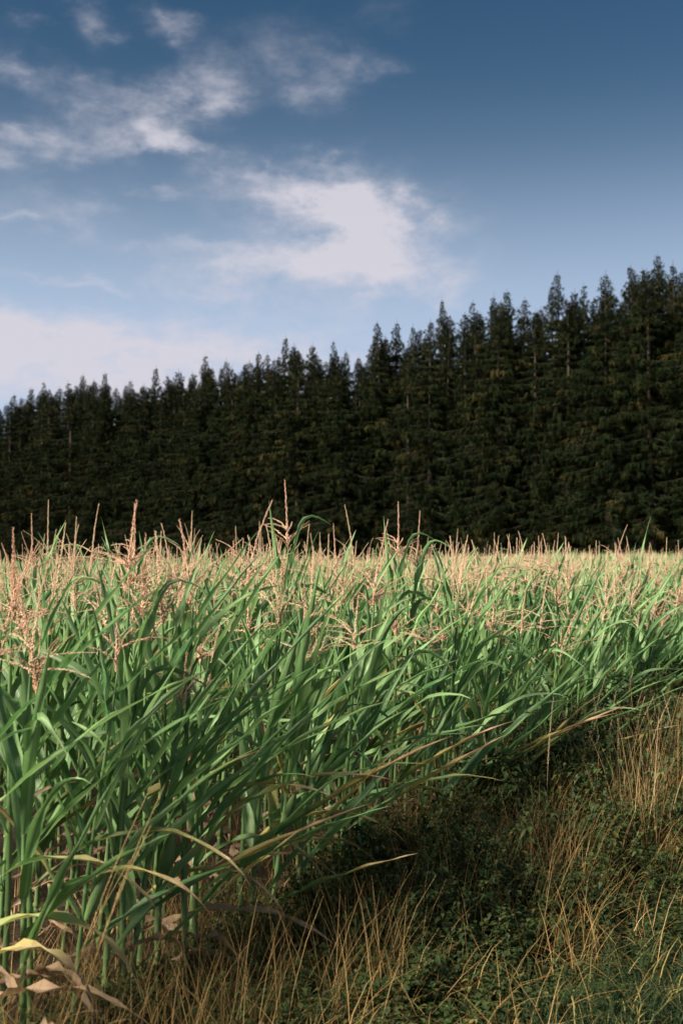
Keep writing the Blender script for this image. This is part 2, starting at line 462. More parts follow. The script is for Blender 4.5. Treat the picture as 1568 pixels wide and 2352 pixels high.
def tassel_path(r, base, az, el, L, droop, n=7):
    s = np.linspace(0, 1, n); e = el - droop * s ** 1.3
    a = az + .15 * np.sin(s * 3 + r.random() * 6)
    d = np.stack([np.cos(e) * np.cos(a), np.cos(e) * np.sin(a), np.sin(e)], 1)
    P = np.zeros((n, 3)); P[1:] = np.cumsum((d[1:] + d[:-1]) / 2 * L / (n - 1), 0)
    return P + base
def tassel_specs(r, top, size=1.0, spread=1.0, nb=None, upright=False):
    """central spike and side branches as paths"""
    nb = int(r.integers(6, 12)) if nb is None else nb
    lean = R(90) - abs(r.normal(0, R(7)))
    az0 = r.random() * 6.28
    spike = tassel_path(r, top, az0, lean, (.25 + .10 * r.random()) * size, r.normal(0.1, .12), 7)
    br = []
    for i in range(nb):
        z = r.random() * .10 * size
        el = R(58 if upright else 34) * (1 + .3 * r.normal()) / max(spread, .6)
        br.append(tassel_path(r, top + np.array([0, 0, z - .01]), i * 2.4 + r.normal(0, .3), min(el, R(80)), (.15 + .10 * r.random()) * size * (1 - .035 * i), R(55) * r.random() * spread, 6))
    return spike, br

def make_specs(r, kind):
    """numbers for one plant: leaves (list of keyword sets), stalk, tassel"""
    S = {}
    S['H'] = H = 1.53 + r.normal(0, .05)
    edge = kind == 'edge'
    nn = 10 if edge else 9
    z = np.linspace(.12, H - .24, nn + 1) + r.normal(0, .014, nn + 1)
    S['nodes'] = z
    S['lean'] = (abs(r.normal(.03, .03)), r.normal(0, .02))
    leaves = []
    plane = r.normal(-.1, .6)
    flip = int(r.integers(2))
    for i, zz in enumerate(z[1:]):
        t = zz / (H - .24)
        right = (i + flip) % 2 == 0
        if edge and r.random() < .22: right = True       # wind and light pull the outer blades to the right
        az = (plane if right else plane + math.pi) + r.normal(0, .3)
        if edge and right: az *= .6
        W = (.074 if .35 < t < .9 else .055) * (1 + .16 * r.normal())
        L = (.56 + .2 * math.sin(math.pi * min(1, t))) * (1 + .12 * r.normal())
        k = dict(L=L, W=W, az=az, z0=zz, sway=(-.4 * math.sin(az) if right else r.normal(0, .25)), twist=r.normal(0, .7), rnd=r.random())
        k['roll'] = .5 + 1.3 * r.random() ** .8
        k['el0'] = R(64 + 9 * t) + r.normal(0, .13); k['curl'] = R(4) + abs(r.normal(0, .16)); k['p'] = 1.3
        if r.random() < .28: k['curl'] = R(45) + R(40) * r.random(); k['p'] = 2.2
        if t > .86: k['L'] = L * .92; k['el0'] = R(79) + r.normal(0, .09); k['curl'] = R(5) + abs(r.normal(0, .15))
        if edge and right and .2 < t < (.55 if r.random() < .75 else .9):
            k['L'] *= 1.28; k['W'] *= .8; k['roll'] = 1.1 + 1.5 * r.random(); k['el0'] = R(38 + 22 * t) + r.normal(0, .16); k['curl'] = R(4) + abs(r.normal(0, .2)); k['twist'] = r.normal(0, .4)
        u = r.random()
        if t < .2: k.update(dry=.95, el0=R(r.uniform(-30, 45)), curl=R(r.uniform(20, 100)), L=r.uniform(.22, .42), roll=1.9, wav=.02, twist=r.normal(0, 2.5), W=.034)
        elif t < .3:
            if u < .6: k.update(dry=.85, el0=R(r.uniform(10, 55)), curl=R(r.uniform(50, 130)), L=.45, roll=1.7, wav=.018, twist=r.normal(0, 1.8), W=.038)
            else: k.update(dry=.12, tip=.75)
        elif t < .5 and u < .4: k.update(dry=.2, tip=.8)
        elif u < .14: k.update(tip=.3)
        elif u < .24: k.update(kink=(.5 + .25 * r.random(), R(95)))
        leaves.append(k)
    S['leaves'] = leaves
    S['top'] = np.array([S['lean'][0], S['lean'][1], H])
    S['t'] = (float(.85 + .5 * r.random()), float(.6 + .8 * r.random()), bool(r.random() < .3), float(r.choice([-.1, .0, .12, .25, .4, .55]) + .12 * r.random()))
    S['ear'] = r.random() < .45
    S['seed'] = int(r.integers(1 << 30))
    return S
def ear_geo(r, z, az):
    """a husk-wrapped ear leaning out of a leaf axil, with a tuft of brown silk"""
    g = Geo(); s = np.linspace(0, 1, 9)
    ax = np.array([math.cos(az) * .34, math.sin(az) * .34, .94])
    pts = np.array([math.cos(az) * .012, math.sin(az) * .012, z]) + s[:, None] * ax * .21
    tube(g, pts, .024 * np.sin(np.clip(s * .93 + .1, 0, 1) * math.pi) ** .7 + .002, 8, (.08, .6, .7))
    h = Geo()
    for i in range(9):
        a = r.random() * 6.28; q = pts[-1] + np.cumsum(np.vstack([[0, 0, 0], r.normal(0, .008, (4, 3)) + ax * .006 + np.array([math.cos(a), math.sin(a), -.5]) * .007]), 0)
        tube(h, q, .0016, 3, (.95, .5, .2))
    return g, h
def build_plant(S, name='corn_plant'):
    r = np.random.default_rng(S['seed'])
    root = empty(name)
    stalk_geo(r, S['H'], S['nodes'], S.get('r0', .0125), 8, S['lean']).build('stalk', M_STALK, root)
    for k in S['leaves']:
        t = k['z0'] / S['H']
        g = leaf_geo(r, n=14, m=5, **k)
        g.v[0] += np.array([S['lean'][0] * t * t, S['lean'][1] * t * t, 0])
        o = g.build('leaf', M_LEAF, root)
        if k.get('dry', 0) > .7: o['label'] = 'withered brown leaf'
        elif k.get('tip', 0) > .6: o['label'] = 'yellowing leaf with a dry tip'
    size, spread, upr, dc = S['t']
    sp, br = tassel_specs(r, S['top'], size, spread, upright=upr, nb=S.get('nb'))
    pg = Geo()
    pg.n = 0
    g = Geo(); tube(g, sp, np.linspace(.0028, .001, len(sp)), 4, (.3, .5, .5))
    spikelet_run(g, r, sp, .0038, 480, .0105, dc)
    T = g.build('tassel', M_TASSEL, root)
    for b in br:
        g = Geo(); tube(g, b, np.linspace(.0018, .0007, len(b)), 3, (.2, .5, .5))
        spikelet_run(g, r, b, .0016, 340, .0085, dc)
        g.build('tassel_branch', M_TASSEL, T)
    if S['ear']:
        e, s = ear_geo(r, S['nodes'][len(S['nodes']) // 2 - 1] + .01, r.normal(-.9, .8))
        eo = e.build('ear', M_STALK, root); s.build('silk', M_TASSEL, eo)
    return root
def plant_low(S, lod):
    """the same plant cheaper, for the unbroken mass of the field"""
    r = np.random.default_rng(S['seed'])
    G = Geo(); Lf, St, Ta = Geo(), Geo(), Geo()
    H = S['H']
    zz = np.linspace(0, H, 3) if lod == 1 else np.linspace(H - .7, H, 2)
    tube(St, np.stack([S['lean'][0] * (zz / H) ** 2, 0 * zz, zz], 1), np.linspace(.012, .004, len(zz)), 4 if lod == 1 else 3, (.05, .5, .5))
    for k in S['leaves']:
        t = k['z0'] / H
        if lod == 2 and t < .5: continue
        if lod == 1 and t < .25: continue
        kk = dict(k); kk['W'] = kk['W'] * 1.12
        if lod == 2: kk['W'] = kk['W'] * 1.6; kk['L'] = kk['L'] * 1.1
        g = leaf_geo(r, n=8 if lod == 1 else 5, m=3, **kk)
        g.v[0] += np.array([S['lean'][0] * t * t, S['lean'][1] * t * t, 0])
        Lf.merge(g)
    size, spread, upr, dc = S['t']
    sp, br = tassel_specs(r, S['top'], size, spread, upright=upr, nb=4 if lod == 1 else 2)
    for i, b in enumerate([sp] + br):
        n = 6 if lod == 1 else 3
        idx = np.linspace(0, len(b) - 1, n).round().astype(int)
        rad = (.0058 if i == 0 else .0029) * (1 if lod == 1 else 1.05)
        rr = rad * (.55 + .9 * r.random(n)) * (np.linspace(1, .45, n)); rr[0] *= .5
        c = np.zeros((n, 3)); c[:, 0] = dc + r.normal(0, .1, n); c[:, 1] = .5; c[:, 2] = r.random(n)
        tube(Ta, b[idx] + r.normal(0, .003, (n, 3)), rr, 3, np.clip(c, 0, 1))
    return Lf, St, Ta

r0 = np.random.default_rng(11)
EDGE = [make_specs(r0, 'edge') for _ in range(16)]
INNER = [make_specs(r0, 'inner') for _ in range(16)]

# ------------------------------------------------------------------ where every plant of the field stands
FA = np.array([-62.0, 171.0]); FB = np.array([34.0, 82.0])   # forest edge line
def forest_gap(x, y):
    d = (FB - FA) / np.linalg.norm(FB - FA); n = np.array([-d[1], d[0]])
    if n[1] > 0: n = -n
    return (x - FA[0]) * n[0] + (y - FA[1]) * n[1]   # metres on the near side of the forest edge
rp = np.random.default_rng(5)
pts = []
row = 0
while row * .75 < 150:
    b = .06 + row * .75
    step = .175
    a = np.arange(-12 - row * 1.2, 150, step); a = a + rp.normal(0, .028, len(a))
    bb = b + rp.normal(0, .02, len(a))
    P = E0[None] + a[:, None] * ED[None] + bb[:, None] * EN[None]
    d = P[:, 1]
    keep = (d > 1.6) & (np.abs(P[:, 0]) < .36 * d + .9) & (forest_gap(P[:, 0], P[:, 1]) > 5) & (d < 130)
    prob = np.where(d < 24, 1.0, np.where(d < 45, .6, np.where(d < 70, .36, .22)))
    keep &= rp.random(len(a)) < prob
    if row == 0: keep &= (rp.random(len(a)) > .12)
    for x, y in P[keep]: pts.append((row, x, y))
    row += 1
pts = np.array(pts)
inview = np.abs(pts[:, 1]) < .305 * pts[:, 2] + .12
near_order = np.argsort(np.where(inview, pts[:, 2], 1e9))
single = set(near_order[:300].tolist())

# nearest plants: 32 built with all their parts, the rest are copies of those
protos = [build_plant(S) for S in EDGE + INNER]
kids = [[(c, list(c.children)) for c in p.children] for p in protos]
used = [False] * len(protos)
def place_plant(pi, loc, rz, sc):
    p = protos[pi]
    if not used[pi]:
        used[pi] = True; o = p
    else:
        o = p.copy(); COL.objects.link(o)
        for c, gs in kids[pi]:
            d = c.copy(); COL.objects.link(d); d.parent = o
            for gch in gs:
                e = gch.copy(); COL.objects.link(e); e.parent = d
    o.location = loc; o.rotation_euler = (R(rp.normal(0, 1.5)), R(abs(rp.normal(1.5, 2))), rz); o.scale = sc
    return o
TRAIT = {}
for i, S in enumerate(EDGE + INNER):
    size, spread, upr, dc = S['t']
    TRAIT[i] = ('tight upright' if upr else ('wide drooping' if spread > 1.0 else 'spreading')) + (' rusty' if dc > .5 else ' pale')
def where(px):
    return ('far left' if px < -.2 else 'left' if px < -.08 else 'middle' if px < .08 else 'right' if px < .2 else 'far right')
ords = ['first', 'second', 'third', 'fourth', 'fifth', 'sixth', 'seventh', 'eighth', 'ninth', 'tenth', 'eleventh', 'twelfth', 'thirteenth', 'fourteenth', 'fifteenth', 'sixteenth', 'seventeenth', 'eighteenth', 'nineteenth', 'twentieth']
idx_sorted = sorted(single, key=lambda i: pts[i, 1] / pts[i, 2])
def ordinal(k):
    k += 1
    if k <= 20: return ords[k - 1]
    tens = ['', '', 'twent', 'thirt', 'fort', 'fift', 'sixt', 'sevent', 'eight', 'ninet'][k // 10]
    return tens + 'ieth' if k % 10 == 0 else tens + 'y-' + ords[k % 10 - 1]
front_n = 0; second_n = 0
singles_info = []
for i in idx_sorted:
    rw, x, y = pts[i]
    rw = int(rw)
    pi = int(rp.integers(16)) if rw <= 1 or rp.random() < .3 else 16 + int(rp.integers(16))
    hs = 1 + rp.normal(0, .07)
    if rp.random() < .06: hs *= 1.06
    if rw == 0: hs *= .93 - .05 * (y > 6.5)
    hs = min(hs, 1.15)
    w = 1 + rp.normal(0, .05)
    o = place_plant(pi, (x, y, float(gz(x, y)) - .01), rp.normal(-.1, .38), (w, w, hs))
    tr = TRAIT[pi]
    px = x / y
    if rw == 0:
        k = front_n; front_n += 1
        nm = ordinal(k)
        lab = f'front row corn plant with {tr} tassel, {nm} from the left'
    elif rw == 1:
        lab = f'second row corn plant with {tr} tassel, {ordinal(second_n)} from the left'; second_n += 1
    else:
        rn = {1: 'second row', 2: 'third row', 3: 'fourth row', 4: 'fifth row'}.get(rw, 'rows behind')
        lab = f'corn plant with {tr} tassel in the {rn}, {where(px)} of photo'
    tag(o, lab, 'corn plant', 'corn plants of the field')

# the rest of the field as one mass (built as geometry, joined)
LOW1 = [plant_low(S, 1) for S in EDGE[:5] + INNER]
LOW2 = [plant_low(S, 2) for S in EDGE[:4] + INNER]
GL, GS, GT = Geo(), Geo(), Geo()
for i in range(len(pts)):
    if i in single: continue
    rw, x, y = pts[i]
    lows = LOW1 if y < 26 else LOW2
    Lf, St, Ta = lows[int(rp.integers(len(lows)))]
    far_ = np.clip((y - 24) / 60, 0, 1)
    hs = min(1 + rp.normal(0, .055), 1.14) * (.93 if rw == 0 else 1)
    wd = (1 + rp.normal(0, .06)) * (1 + .5 * far_)
    M = rotz(rp.normal(-.1, .45)) @ np.diag([wd, wd, hs])
    off = (x, y, float(gz(x, y)) - .01)
    cs = np.array([0, 0, rp.normal(0, .1)])
    GL.merge(Lf, M, off, cs); GS.merge(St, M, off); GT.merge(Ta, M, off)
def stuff_join(name, parts, label, cat):
    """several materials in one object"""
    V, Q, T, C, n = [], [], [], [], 0
    G = Geo(); mi = []
    qm, tm = [], []
    for k, (g, mat) in enumerate(parts):
        v, q, t, c = g.arrays()
        G.add(v, q, t, c); qm.append(np.full(len(q), k)); tm.append(np.full(len(t), k))
    me = G.mesh(name, parts[0][1])
    for g, mat in parts[1:]: me.materials.append(mat)
    me.polygons.foreach_set('material_index', np.concatenate(qm + tm).astype(np.int32))
    o = bpy.data.objects.new(name, me); COL.objects.link(o)
    tag(o, label, cat, kind='stuff')
    return o
stuff_join('corn_field', [(GL, M_LEAF), (GS, M_STALK), (GT, M_TASSEL)], 'mass of green tasselled corn stretching back to the dark spruces', 'corn')
print('field tris', GL.tris() + GS.tris() + GT.tris(), 'plants', len(pts))

# ------------------------------------------------------------------ spruces
def make_spruce(r, H=25.0, rad=2.3, thin=0.0):
    trunk, crown = Geo(), Geo()
    zz = np.linspace(0, H, 12)
    bend = .25 * r.normal(size=2)
    def axis(z):
        t = z / H
        return np.stack([bend[0] * np.sin(t * 3), bend[1] * np.sin(t * 2.3), z], -1)
    tube(trunk, axis(zz), .24 * (1 - zz / H) ** .8 + .02, 7, (.2, .5, .5))
    z = .6
    V, T, C = [], [], []
    nv = 0
    ph = r.random(8) * 6.28
    while z < H - .15:
        t = z / H
        top = 1 - t
        prof = (min(1.0, (top * 3.0) ** 1.1)) * (1 + .2 * math.sin(z * 1.1 + ph[0]) + .14 * math.sin(z * 2.7 + ph[1]))
        RL = rad * prof * (.84 + .16 * min(1, t * 3)) + .10
        nb = 8 if top > .15 else 5
        a0 = r.random() * 6.28
        for k in range(nb):
            if r.random() < .07 + thin * (.55 if .35 < t < .85 else 0): continue
            az = a0 + k * 6.283 / nb + r.normal(0, .25)
            Lb = RL * (.55 + .65 * r.random()) * (1 + .16 * math.sin(az * 2 + z * .5 + ph[2]))
            n = 6
            s = np.linspace(0, 1, n)
            rise = (.75 if top < .12 else .12 + .5 * max(0, .35 - top))
            base = axis(np.array([z]))[0]
            dz = Lb * (rise * s - ((.55 + .25 * top) * min(1, top * 5)) * s ** 1.3 + .28 * s ** 3.2)
            P = base + np.stack([np.cos(az) * Lb * s, np.sin(az) * Lb * s, dz], 1)
            if Lb > .5: tube(trunk, P[[0, 3, 5]], [.03, .02, .008], 3, (.3, .5, .3))
            # drooping sprays
            kc = int(3 + Lb * 9); per = 9; m = kc * per
            cu = np.repeat(np.append(r.random(kc - 1) ** .85, .98), per); cl = np.repeat(r.normal(0, .5, kc), per)
            ch = np.repeat(r.random(kc) ** 1.3, per); ccol = np.repeat(r.random(kc), per)
            u = np.clip(cu + r.normal(0, .045, m) / max(Lb, .4), 0, 1)
            B = np.stack([np.interp(u, s, P[:, i]) for i in range(3)], 1)
            lat = cl * (.25 + .5 * (1 - u)) * min(1, Lb * .6) + r.normal(0, .05, m)
            side = np.array([-math.sin(az), math.cos(az), 0])
            B = B + side * lat[:, None]
            B[:, 2] += r.normal(0, .05, m) - np.abs(lat) * .25
            hang = (.14 + .75 * ch) * (.5 + .6 * r.random(m)) * min(1, .25 + Lb * .42)
            out = np.array([math.cos(az), math.sin(az), 0])
            f = np.clip(.75 * (1 - top * 4), -.0, .75) + .28
            D = out[None] * (f * (.3 + r.random(m)))[:, None] + side[None] * (r.normal(0, .5, m) * (.28))[:, None] + np.array([0, 0, -1.0])[None] * (np.where(r.random(m) < .25, .15, 1.0) * (1 - .9 * max(0, .14 - top) / .14))[:, None]
            D /= np.linalg.norm(D, axis=1)[:, None]
            wv = r.normal(size=(m, 3)); wv -= D * (wv * D).sum(1)[:, None]; wv /= np.linalg.norm(wv, axis=1)[:, None]
            ww = (.014 + .024 * r.random(m)) * min(1, .5 + Lb * .35)
            e1 = B + wv * ww[:, None]; e2 = B - wv * ww[:, None]
            ti = B + D * hang[:, None]
            vv = np.stack([e1, e2, ti], 1)
            i = nv + np.arange(m) * 3
            T.append(np.stack([i, i + 1, i + 2], 1))
            V.append(vv.reshape(-1, 3)); nv += m * 3
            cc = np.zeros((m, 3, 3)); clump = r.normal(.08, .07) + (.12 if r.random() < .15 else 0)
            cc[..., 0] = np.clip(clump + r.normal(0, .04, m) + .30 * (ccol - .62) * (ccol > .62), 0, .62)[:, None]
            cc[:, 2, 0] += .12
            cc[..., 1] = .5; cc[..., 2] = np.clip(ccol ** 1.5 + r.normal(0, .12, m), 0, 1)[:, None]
            C.append(cc.reshape(-1, 3))
        z += (.58 if top > .15 else .27) * (.85 + .3 * r.random())
    crown.add(np.concatenate(V), None, np.concatenate(T), np.concatenate(C))
    # leader shoot
    tube(trunk, axis(np.array([H - .6, H - .1, H + .35])), [.035, .02, .006], 4, (.1, .5, .3))
    return trunk, crown
rt = np.random.default_rng(21)
kinds = [(2.2, 0), (2.6, 0), (1.9, .25), (2.4, .1), (2.0, .0), (2.8, 0), (1.8, .6), (2.3, .15)]
TP = []
for (rad, thin) in kinds:
    tg, cg = make_spruce(rt, 25.0, rad, thin)
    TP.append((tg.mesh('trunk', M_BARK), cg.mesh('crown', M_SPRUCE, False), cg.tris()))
print('spruce tris', [t[2] for t in TP])
def place_spruce(x, y, H, k, rz, label, group, w=1.0):
    o = empty('spruce_tree', (x, y, float(gz(x, y)) - .2), rz)
    s = H / 25.0
    o.scale = (w * (.6 + .4 * s), w * (.6 + .4 * s), s)
    for me, nm in ((TP[k][0], 'trunk'), (TP[k][1], 'crown')):
        c = bpy.data.objects.new(nm, me); COL.objects.link(c); c.parent = o
    return tag(o, label, 'spruce tree', group)
FD = (FB - FA) / np.linalg.norm(FB - FA); FN = np.array([-FD[1], FD[0]])
if FN[1] < 0: FN = -FN
def hit_line(px, back):
    """where the sight line of photo column px meets the row 'back' metres behind the forest edge"""
    s = (px - 784) / F1568
    # FA + FD*t + FN*back = (s*y, y)
    A = np.array([[FD[0], -s], [FD[1], -1.0]]); bb = -(FA + FN * back)
    t, y = np.linalg.solve(A, bb)
    return s * y, y
sky_tops = [(25, 900), (68, 885), (97, 873), (185, 855), (240, 852), (300, 868), (360, 838), (410, 845), (473, 812), (519, 820), (590, 805), (617, 808), (658, 768),
            (715, 785), (762, 778), (800, 800), (865, 733), (915, 735), (948, 740), (1015, 683), (1085, 688), (1130, 672), (1170, 662), (1215, 680), (1276, 618),
            (1320, 660), (1350, 648), (1392, 622), (1455, 605), (1510, 578), (1550, 595)]
skyx = np.array([a for a, b in sky_tops]); skyy = np.array([b for a, b in sky_tops])
desc = {0: 'leftmost spruce on the skyline, cut by the photo edge', 12: 'tall pointed spruce standing above its neighbours left of the centre', 16: 'sharp spruce tip at the step in the skyline right of centre',
        19: 'lone taller spruce with a bushy ragged tip right of the centre', 24: 'tall spruce with a tiered tip towering above the right of the wood', 29: 'highest broad-topped spruce at the right end of the skyline',
        30: 'rightmost spruce on the skyline, cut by the photo edge', 14: 'thin spire-like spruce just left of the step in the skyline'}
for i, (px, py) in enumerate(sky_tops):
    back = [0.5, 4.0, 2.0, 6.5][i % 4]
    x, y = hit_line(px, back)
    d = pix_dir(px, py); H = CAM_H + d.z / d.y * y - float(gz(x, y)) + .2 - .35
    k = [0, 1, 4, 3, 5, 7][i % 6]
    if i in (16, 19): k = 6 if i == 19 else 2
    lab = desc.get(i) or f'dark spruce whose tip is the {ords[i] if i < 20 else ords[30 - i] if False else (ords[i] if i < 20 else "")} skyline peak from the left'
    if i >= 20 and i not in desc: lab = f'dark spruce whose tip is the {ords[30 - i]} skyline peak from the right'
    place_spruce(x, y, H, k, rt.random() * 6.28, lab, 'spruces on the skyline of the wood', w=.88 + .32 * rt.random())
ntree = 0; outer_n = 0
for rowi in range(6):
    back = -.3 + rowi * 3.1
    L = np.linalg.norm(FB - FA)
    t = -4.0 + rowi * 1.3
    while t < L + 10:
        P = FA + FD * t + FN * (back + rt.normal(0, .5))
        x, y = P
        px = 784 + F1568 * x / y
        if -160 < px < 1730:
            ytop = np.interp(px, skyx, skyy) + (24 + abs(rt.normal(0, 40)) if rowi < 5 else 34 + abs(rt.normal(0, 16))) * (1.0 if px > 700 else .7)
            d = pix_dir(px, ytop); H = CAM_H + d.z / d.y * y - float(gz(x, y))
            k = int(rt.integers(8)) if rt.random() < .8 else 6
            zone = 'left third' if px < 523 else 'middle third' if px < 1046 else 'right third'
            if rowi == 0:
                zz = ('left end' if px < 200 else 'left part' if px < 523 else 'left of centre' if px < 784 else 'right of centre' if px < 1046 else 'right part' if px < 1340 else 'right end')
                look = {6: 'thin-crowned spruce with bare trunk', 2: 'slightly sparse spruce', 5: 'broad dense spruce', 1: 'wide drooping spruce'}.get(k, 'dark dense spruce')
                lab = f'{look}, {ordinal(outer_n)} from the left in the outer row of the wood'; outer_n += 1
            else:
                lab = f'dark spruce crowded behind the outer row in the {zone} of the wood'
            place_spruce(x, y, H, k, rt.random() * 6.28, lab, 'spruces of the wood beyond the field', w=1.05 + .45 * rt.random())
            ntree += 1
        t += 2.9 + rt.random() * 1.3
print('trees', ntree)

# ------------------------------------------------------------------ verge
def blades(G, r, P, h, w, lean, lean_az, dryc, n=4, curl=.8, spreadaz=.9, zj=0):
    """many grass blades at once: P (N,2) feet, h heights; each a narrow bent strip"""
    N = len(P)
    h = np.broadcast_to(h, (N,)); w = np.broadcast_to(w, (N,))
    az = lean_az + r.normal(0, spreadaz, N)
    e0 = np.clip(R(88) - np.abs(r.normal(0, 1, N)) * lean, R(8), R(90))
    cu = curl * (.4 + r.random(N))
    s = np.linspace(0, 1, n)
    el = e0[:, None] - cu[:, None] * s[None] ** 1.4
    d = np.stack([np.cos(el) * np.cos(az)[:, None], np.cos(el) * np.sin(az)[:, None], np.sin(el)], -1)
    Q = np.zeros((N, n, 3)); Q[:, 1:] = np.cumsum((d[:, 1:] + d[:, :-1]) / 2 * (h / (n - 1))[:, None, None], 1)
    Q[..., 0] += P[:, 0:1]; Q[..., 1] += P[:, 1:2]; Q[..., 2] += near_z(P[:, 0], P[:, 1])[:, None] - .01 + zj * r.random(N)[:, None]
    fa = az + math.pi / 2 + r.normal(0, .7, N)
    side = np.stack([np.cos(fa), np.sin(fa), np.zeros(N)], -1)
    ww = w[:, None] * np.clip(1.15 - s ** 1.5, .12, 1)[None] / 2
    V = np.stack([Q + side[:, None] * ww[..., None], Q - side[:, None] * ww[..., None]], 2).reshape(-1, 3)
    base = (np.arange(N) * n * 2)[:, None]; j = (np.arange(n - 1) * 2)[None]
    i = (base + j).ravel()
    q = np.stack([i, i + 1, i + 3, i + 2], 1)
    C = np.zeros((N, n, 2, 3)); C[..., 0] = np.clip(np.broadcast_to(dryc, (N,)) + r.normal(0, .08, N), 0, 1)[:, None, None]
    C[..., 1] = .4; C[..., 2] = r.random(N)[:, None, None]
    G.add(V, q, None, C.reshape(-1, 3))
rv = np.random.default_rng(33)
def scatter(N, a0, a1, b0, b1, clump=0.0, dens=None):
    a = a0 + (a1 - a0) * rv.random(N); b = b0 + (b1 - b0) * rv.random(N)
    if clump:
        nc = max(4, N // 60); ca = a0 + (a1 - a0) * rv.random(nc); cb = b0 + (b1 - b0) * rv.random(nc)
        k = rv.integers(nc, size=N); m = rv.random(N) < clump
        a = np.where(m, ca[k] + rv.normal(0, .09, N), a); b = np.where(m, np.clip(cb[k] + rv.normal(0, .08, N), b0 - .1, b1 + .1), b)
    P = E0[None] + a[:, None] * ED[None] + b[:, None] * EN[None]
    ok = (np.abs(P[:, 0]) < .36 * P[:, 1] + .5) & (P[:, 1] > 2.2)
    return P[ok]
WEED_AZ = 0.1
green, dry = Geo(), Geo()
# green grass, thickest toward the path
P = scatter(22000, -4, 8.5, -1.72, -.8, .75); blades(green, rv, P, .14 + .17 * rv.random(len(P)), .006, .45, 0, .12 + .25 * (rv.random(len(P)) < .2), 5, 1.5, 3)
P = scatter(9000, -4, 8.5, -.9, .1, .5); blades(green, rv, P, .12 + .22 * rv.random(len(P)), .005, .4, 0, .15, 4, 1.0, 3)
P = scatter(2500, -4, 8.5, .0, .9, .7); blades(green, rv, P, .08 + .15 * rv.random(len(P)), .005, .5, 0, .2, 4, 1.0, 3)
# dry standing grass next to the corn
P = scatter(9000, -1.0, 7.5, -1.15, .12, .8); P = P[rv.random(len(P)) < np.interp(P[:, 1], [4.6, 6, 8], [.12, .6, 1])]; blades(dry, rv, P, (.25 + .60 * rv.random(len(P))) * (.28 + .085 * P[:, 1]), .0024, .38, .3, .2, 5, .8, 3)
P = scatter(1800, -4, 0.5, -.55, .15, .5); blades(dry, rv, P, .18 + .32 * rv.random(len(P)), .003, .6, .3, .15, 4, .5, 3)
P = scatter(2600, -2.2, 2.4, -.75, .2, .7); blades(dry, rv, P, .28 + .40 * rv.random(len(P)), .0026, .2, .3, .25, 5, .5, 3)
P = scatter(3400, 1.8, 8.5, -.95, .2, .6); blades(dry, rv, P, .5 + .55 * rv.random(len(P)), .0028, .12, .3, .45, 5, .35, 3)
P = scatter(5200, .6, 7.5, -1.0, .12, .75); blades(dry, rv, P, .32 + .46 * rv.random(len(P)), .0024, .24, .3, .25, 5, .6, 3)
# fallen straw
P = scatter(9000, -4, 8, -1.5, .3, .7); blades(dry, rv, P, .10 + .30 * rv.random(len(P)), .0028, 1.2, .3, .2, 4, .9, 3, zj=.22)
P = scatter(9000, -4, 8, -1.5, .1, .6); blades(green, rv, P, .12 + .2 * rv.random(len(P)), .004, .8, .3, .2, 4, 1.1, 3, zj=.15)
P = scatter(20000, -3, 6, -2.4, -1.4, .3); blades(dry, rv, P, .04 + .10 * rv.random(len(P)), .003, 1.6, .3, .35, 3, .5, 3)
P = scatter(2500, -4, 3, .0, .8, .5); blades(dry, rv, P, .2 + .3 * rv.random(len(P)), .003, .5, .3, .3, 4, .6, 3)
P = scatter(3500, -3, 6, .1, 2.2, .3); blades(dry, rv, P, .10 + .2 * rv.random(len(P)), .008, 1.7, .3, .3, 3, .5, 3)
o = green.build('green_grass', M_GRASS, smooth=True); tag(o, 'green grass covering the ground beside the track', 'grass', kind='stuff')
o = dry.build('dry_grass', M_DRY, smooth=True); tag(o, 'dry straw-coloured grass standing and lying along the field edge', 'grass', kind='stuff')

def weed_geo(r, H, leafn, lsize=.032):
    st, fo = Geo(), Geo()
    for b in range(int(r.integers(3, 6))):
        az = r.random() * 6.28; Hb = H * (.65 + .4 * r.random()); sp = .05 + .16 * r.random()
        s = np.linspace(0, 1, 6)
        P = np.stack([math.cos(az) * sp * s ** 1.4, math.sin(az) * sp * s ** 1.4, Hb * s], 1) + np.vstack([[0, 0, 0], r.normal(0, .006, (5, 3))])
        tube(st, P, np.linspace(.0028, .0010, 6), 3, (.35, .5, .5))
        n = leafn
        u = .12 + .88 * r.random(n) ** .8
        B = np.stack([np.interp(u, s, P[:, i]) for i in range(3)], 1)
        a = r.random(n) * 6.28; e = r.normal(R(5), R(28), n)
        D = np.stack([np.cos(a) * np.cos(e), np.sin(a) * np.cos(e), np.sin(e)], 1)
        sd = np.stack([-np.sin(a), np.cos(a), np.zeros(n)], 1)
        L = lsize * (.5 + .9 * r.random(n)); W = L * .30
        o1 = B + D * (.012 + .03 * r.random(n))[:, None]
        mid = o1 + D * (L * .45)[:, None]; tip = o1 + D * L[:, None] + np.array([0, 0, -1]) * (L * .3)[:, None]
        V = np.stack([o1, mid + sd * W[:, None] + np.array([0, 0, .2]) * W[:, None], mid - np.array([0, 0, .3]) * W[:, None], mid - sd * W[:, None] + np.array([0, 0, .2]) * W[:, None], tip], 1)
        i = np.arange(n) * 5
        T = np.concatenate([np.stack([i, i + 2, i + 1], 1), np.stack([i, i + 3, i + 2], 1), np.stack([i + 1, i + 2, i + 4], 1), np.stack([i + 2, i + 3, i + 4], 1)])
        C = np.zeros((n, 5, 3)); C[..., 0] = np.clip(r.normal(.15, .16, n) + .12 * (u < .4), 0, .9)[:, None]; C[..., 1] = .5; C[..., 2] = r.random(n)[:, None]
        fo.add(V.reshape(-1, 3), None, T, C.reshape(-1, 3))
    return st, fo
WP = []
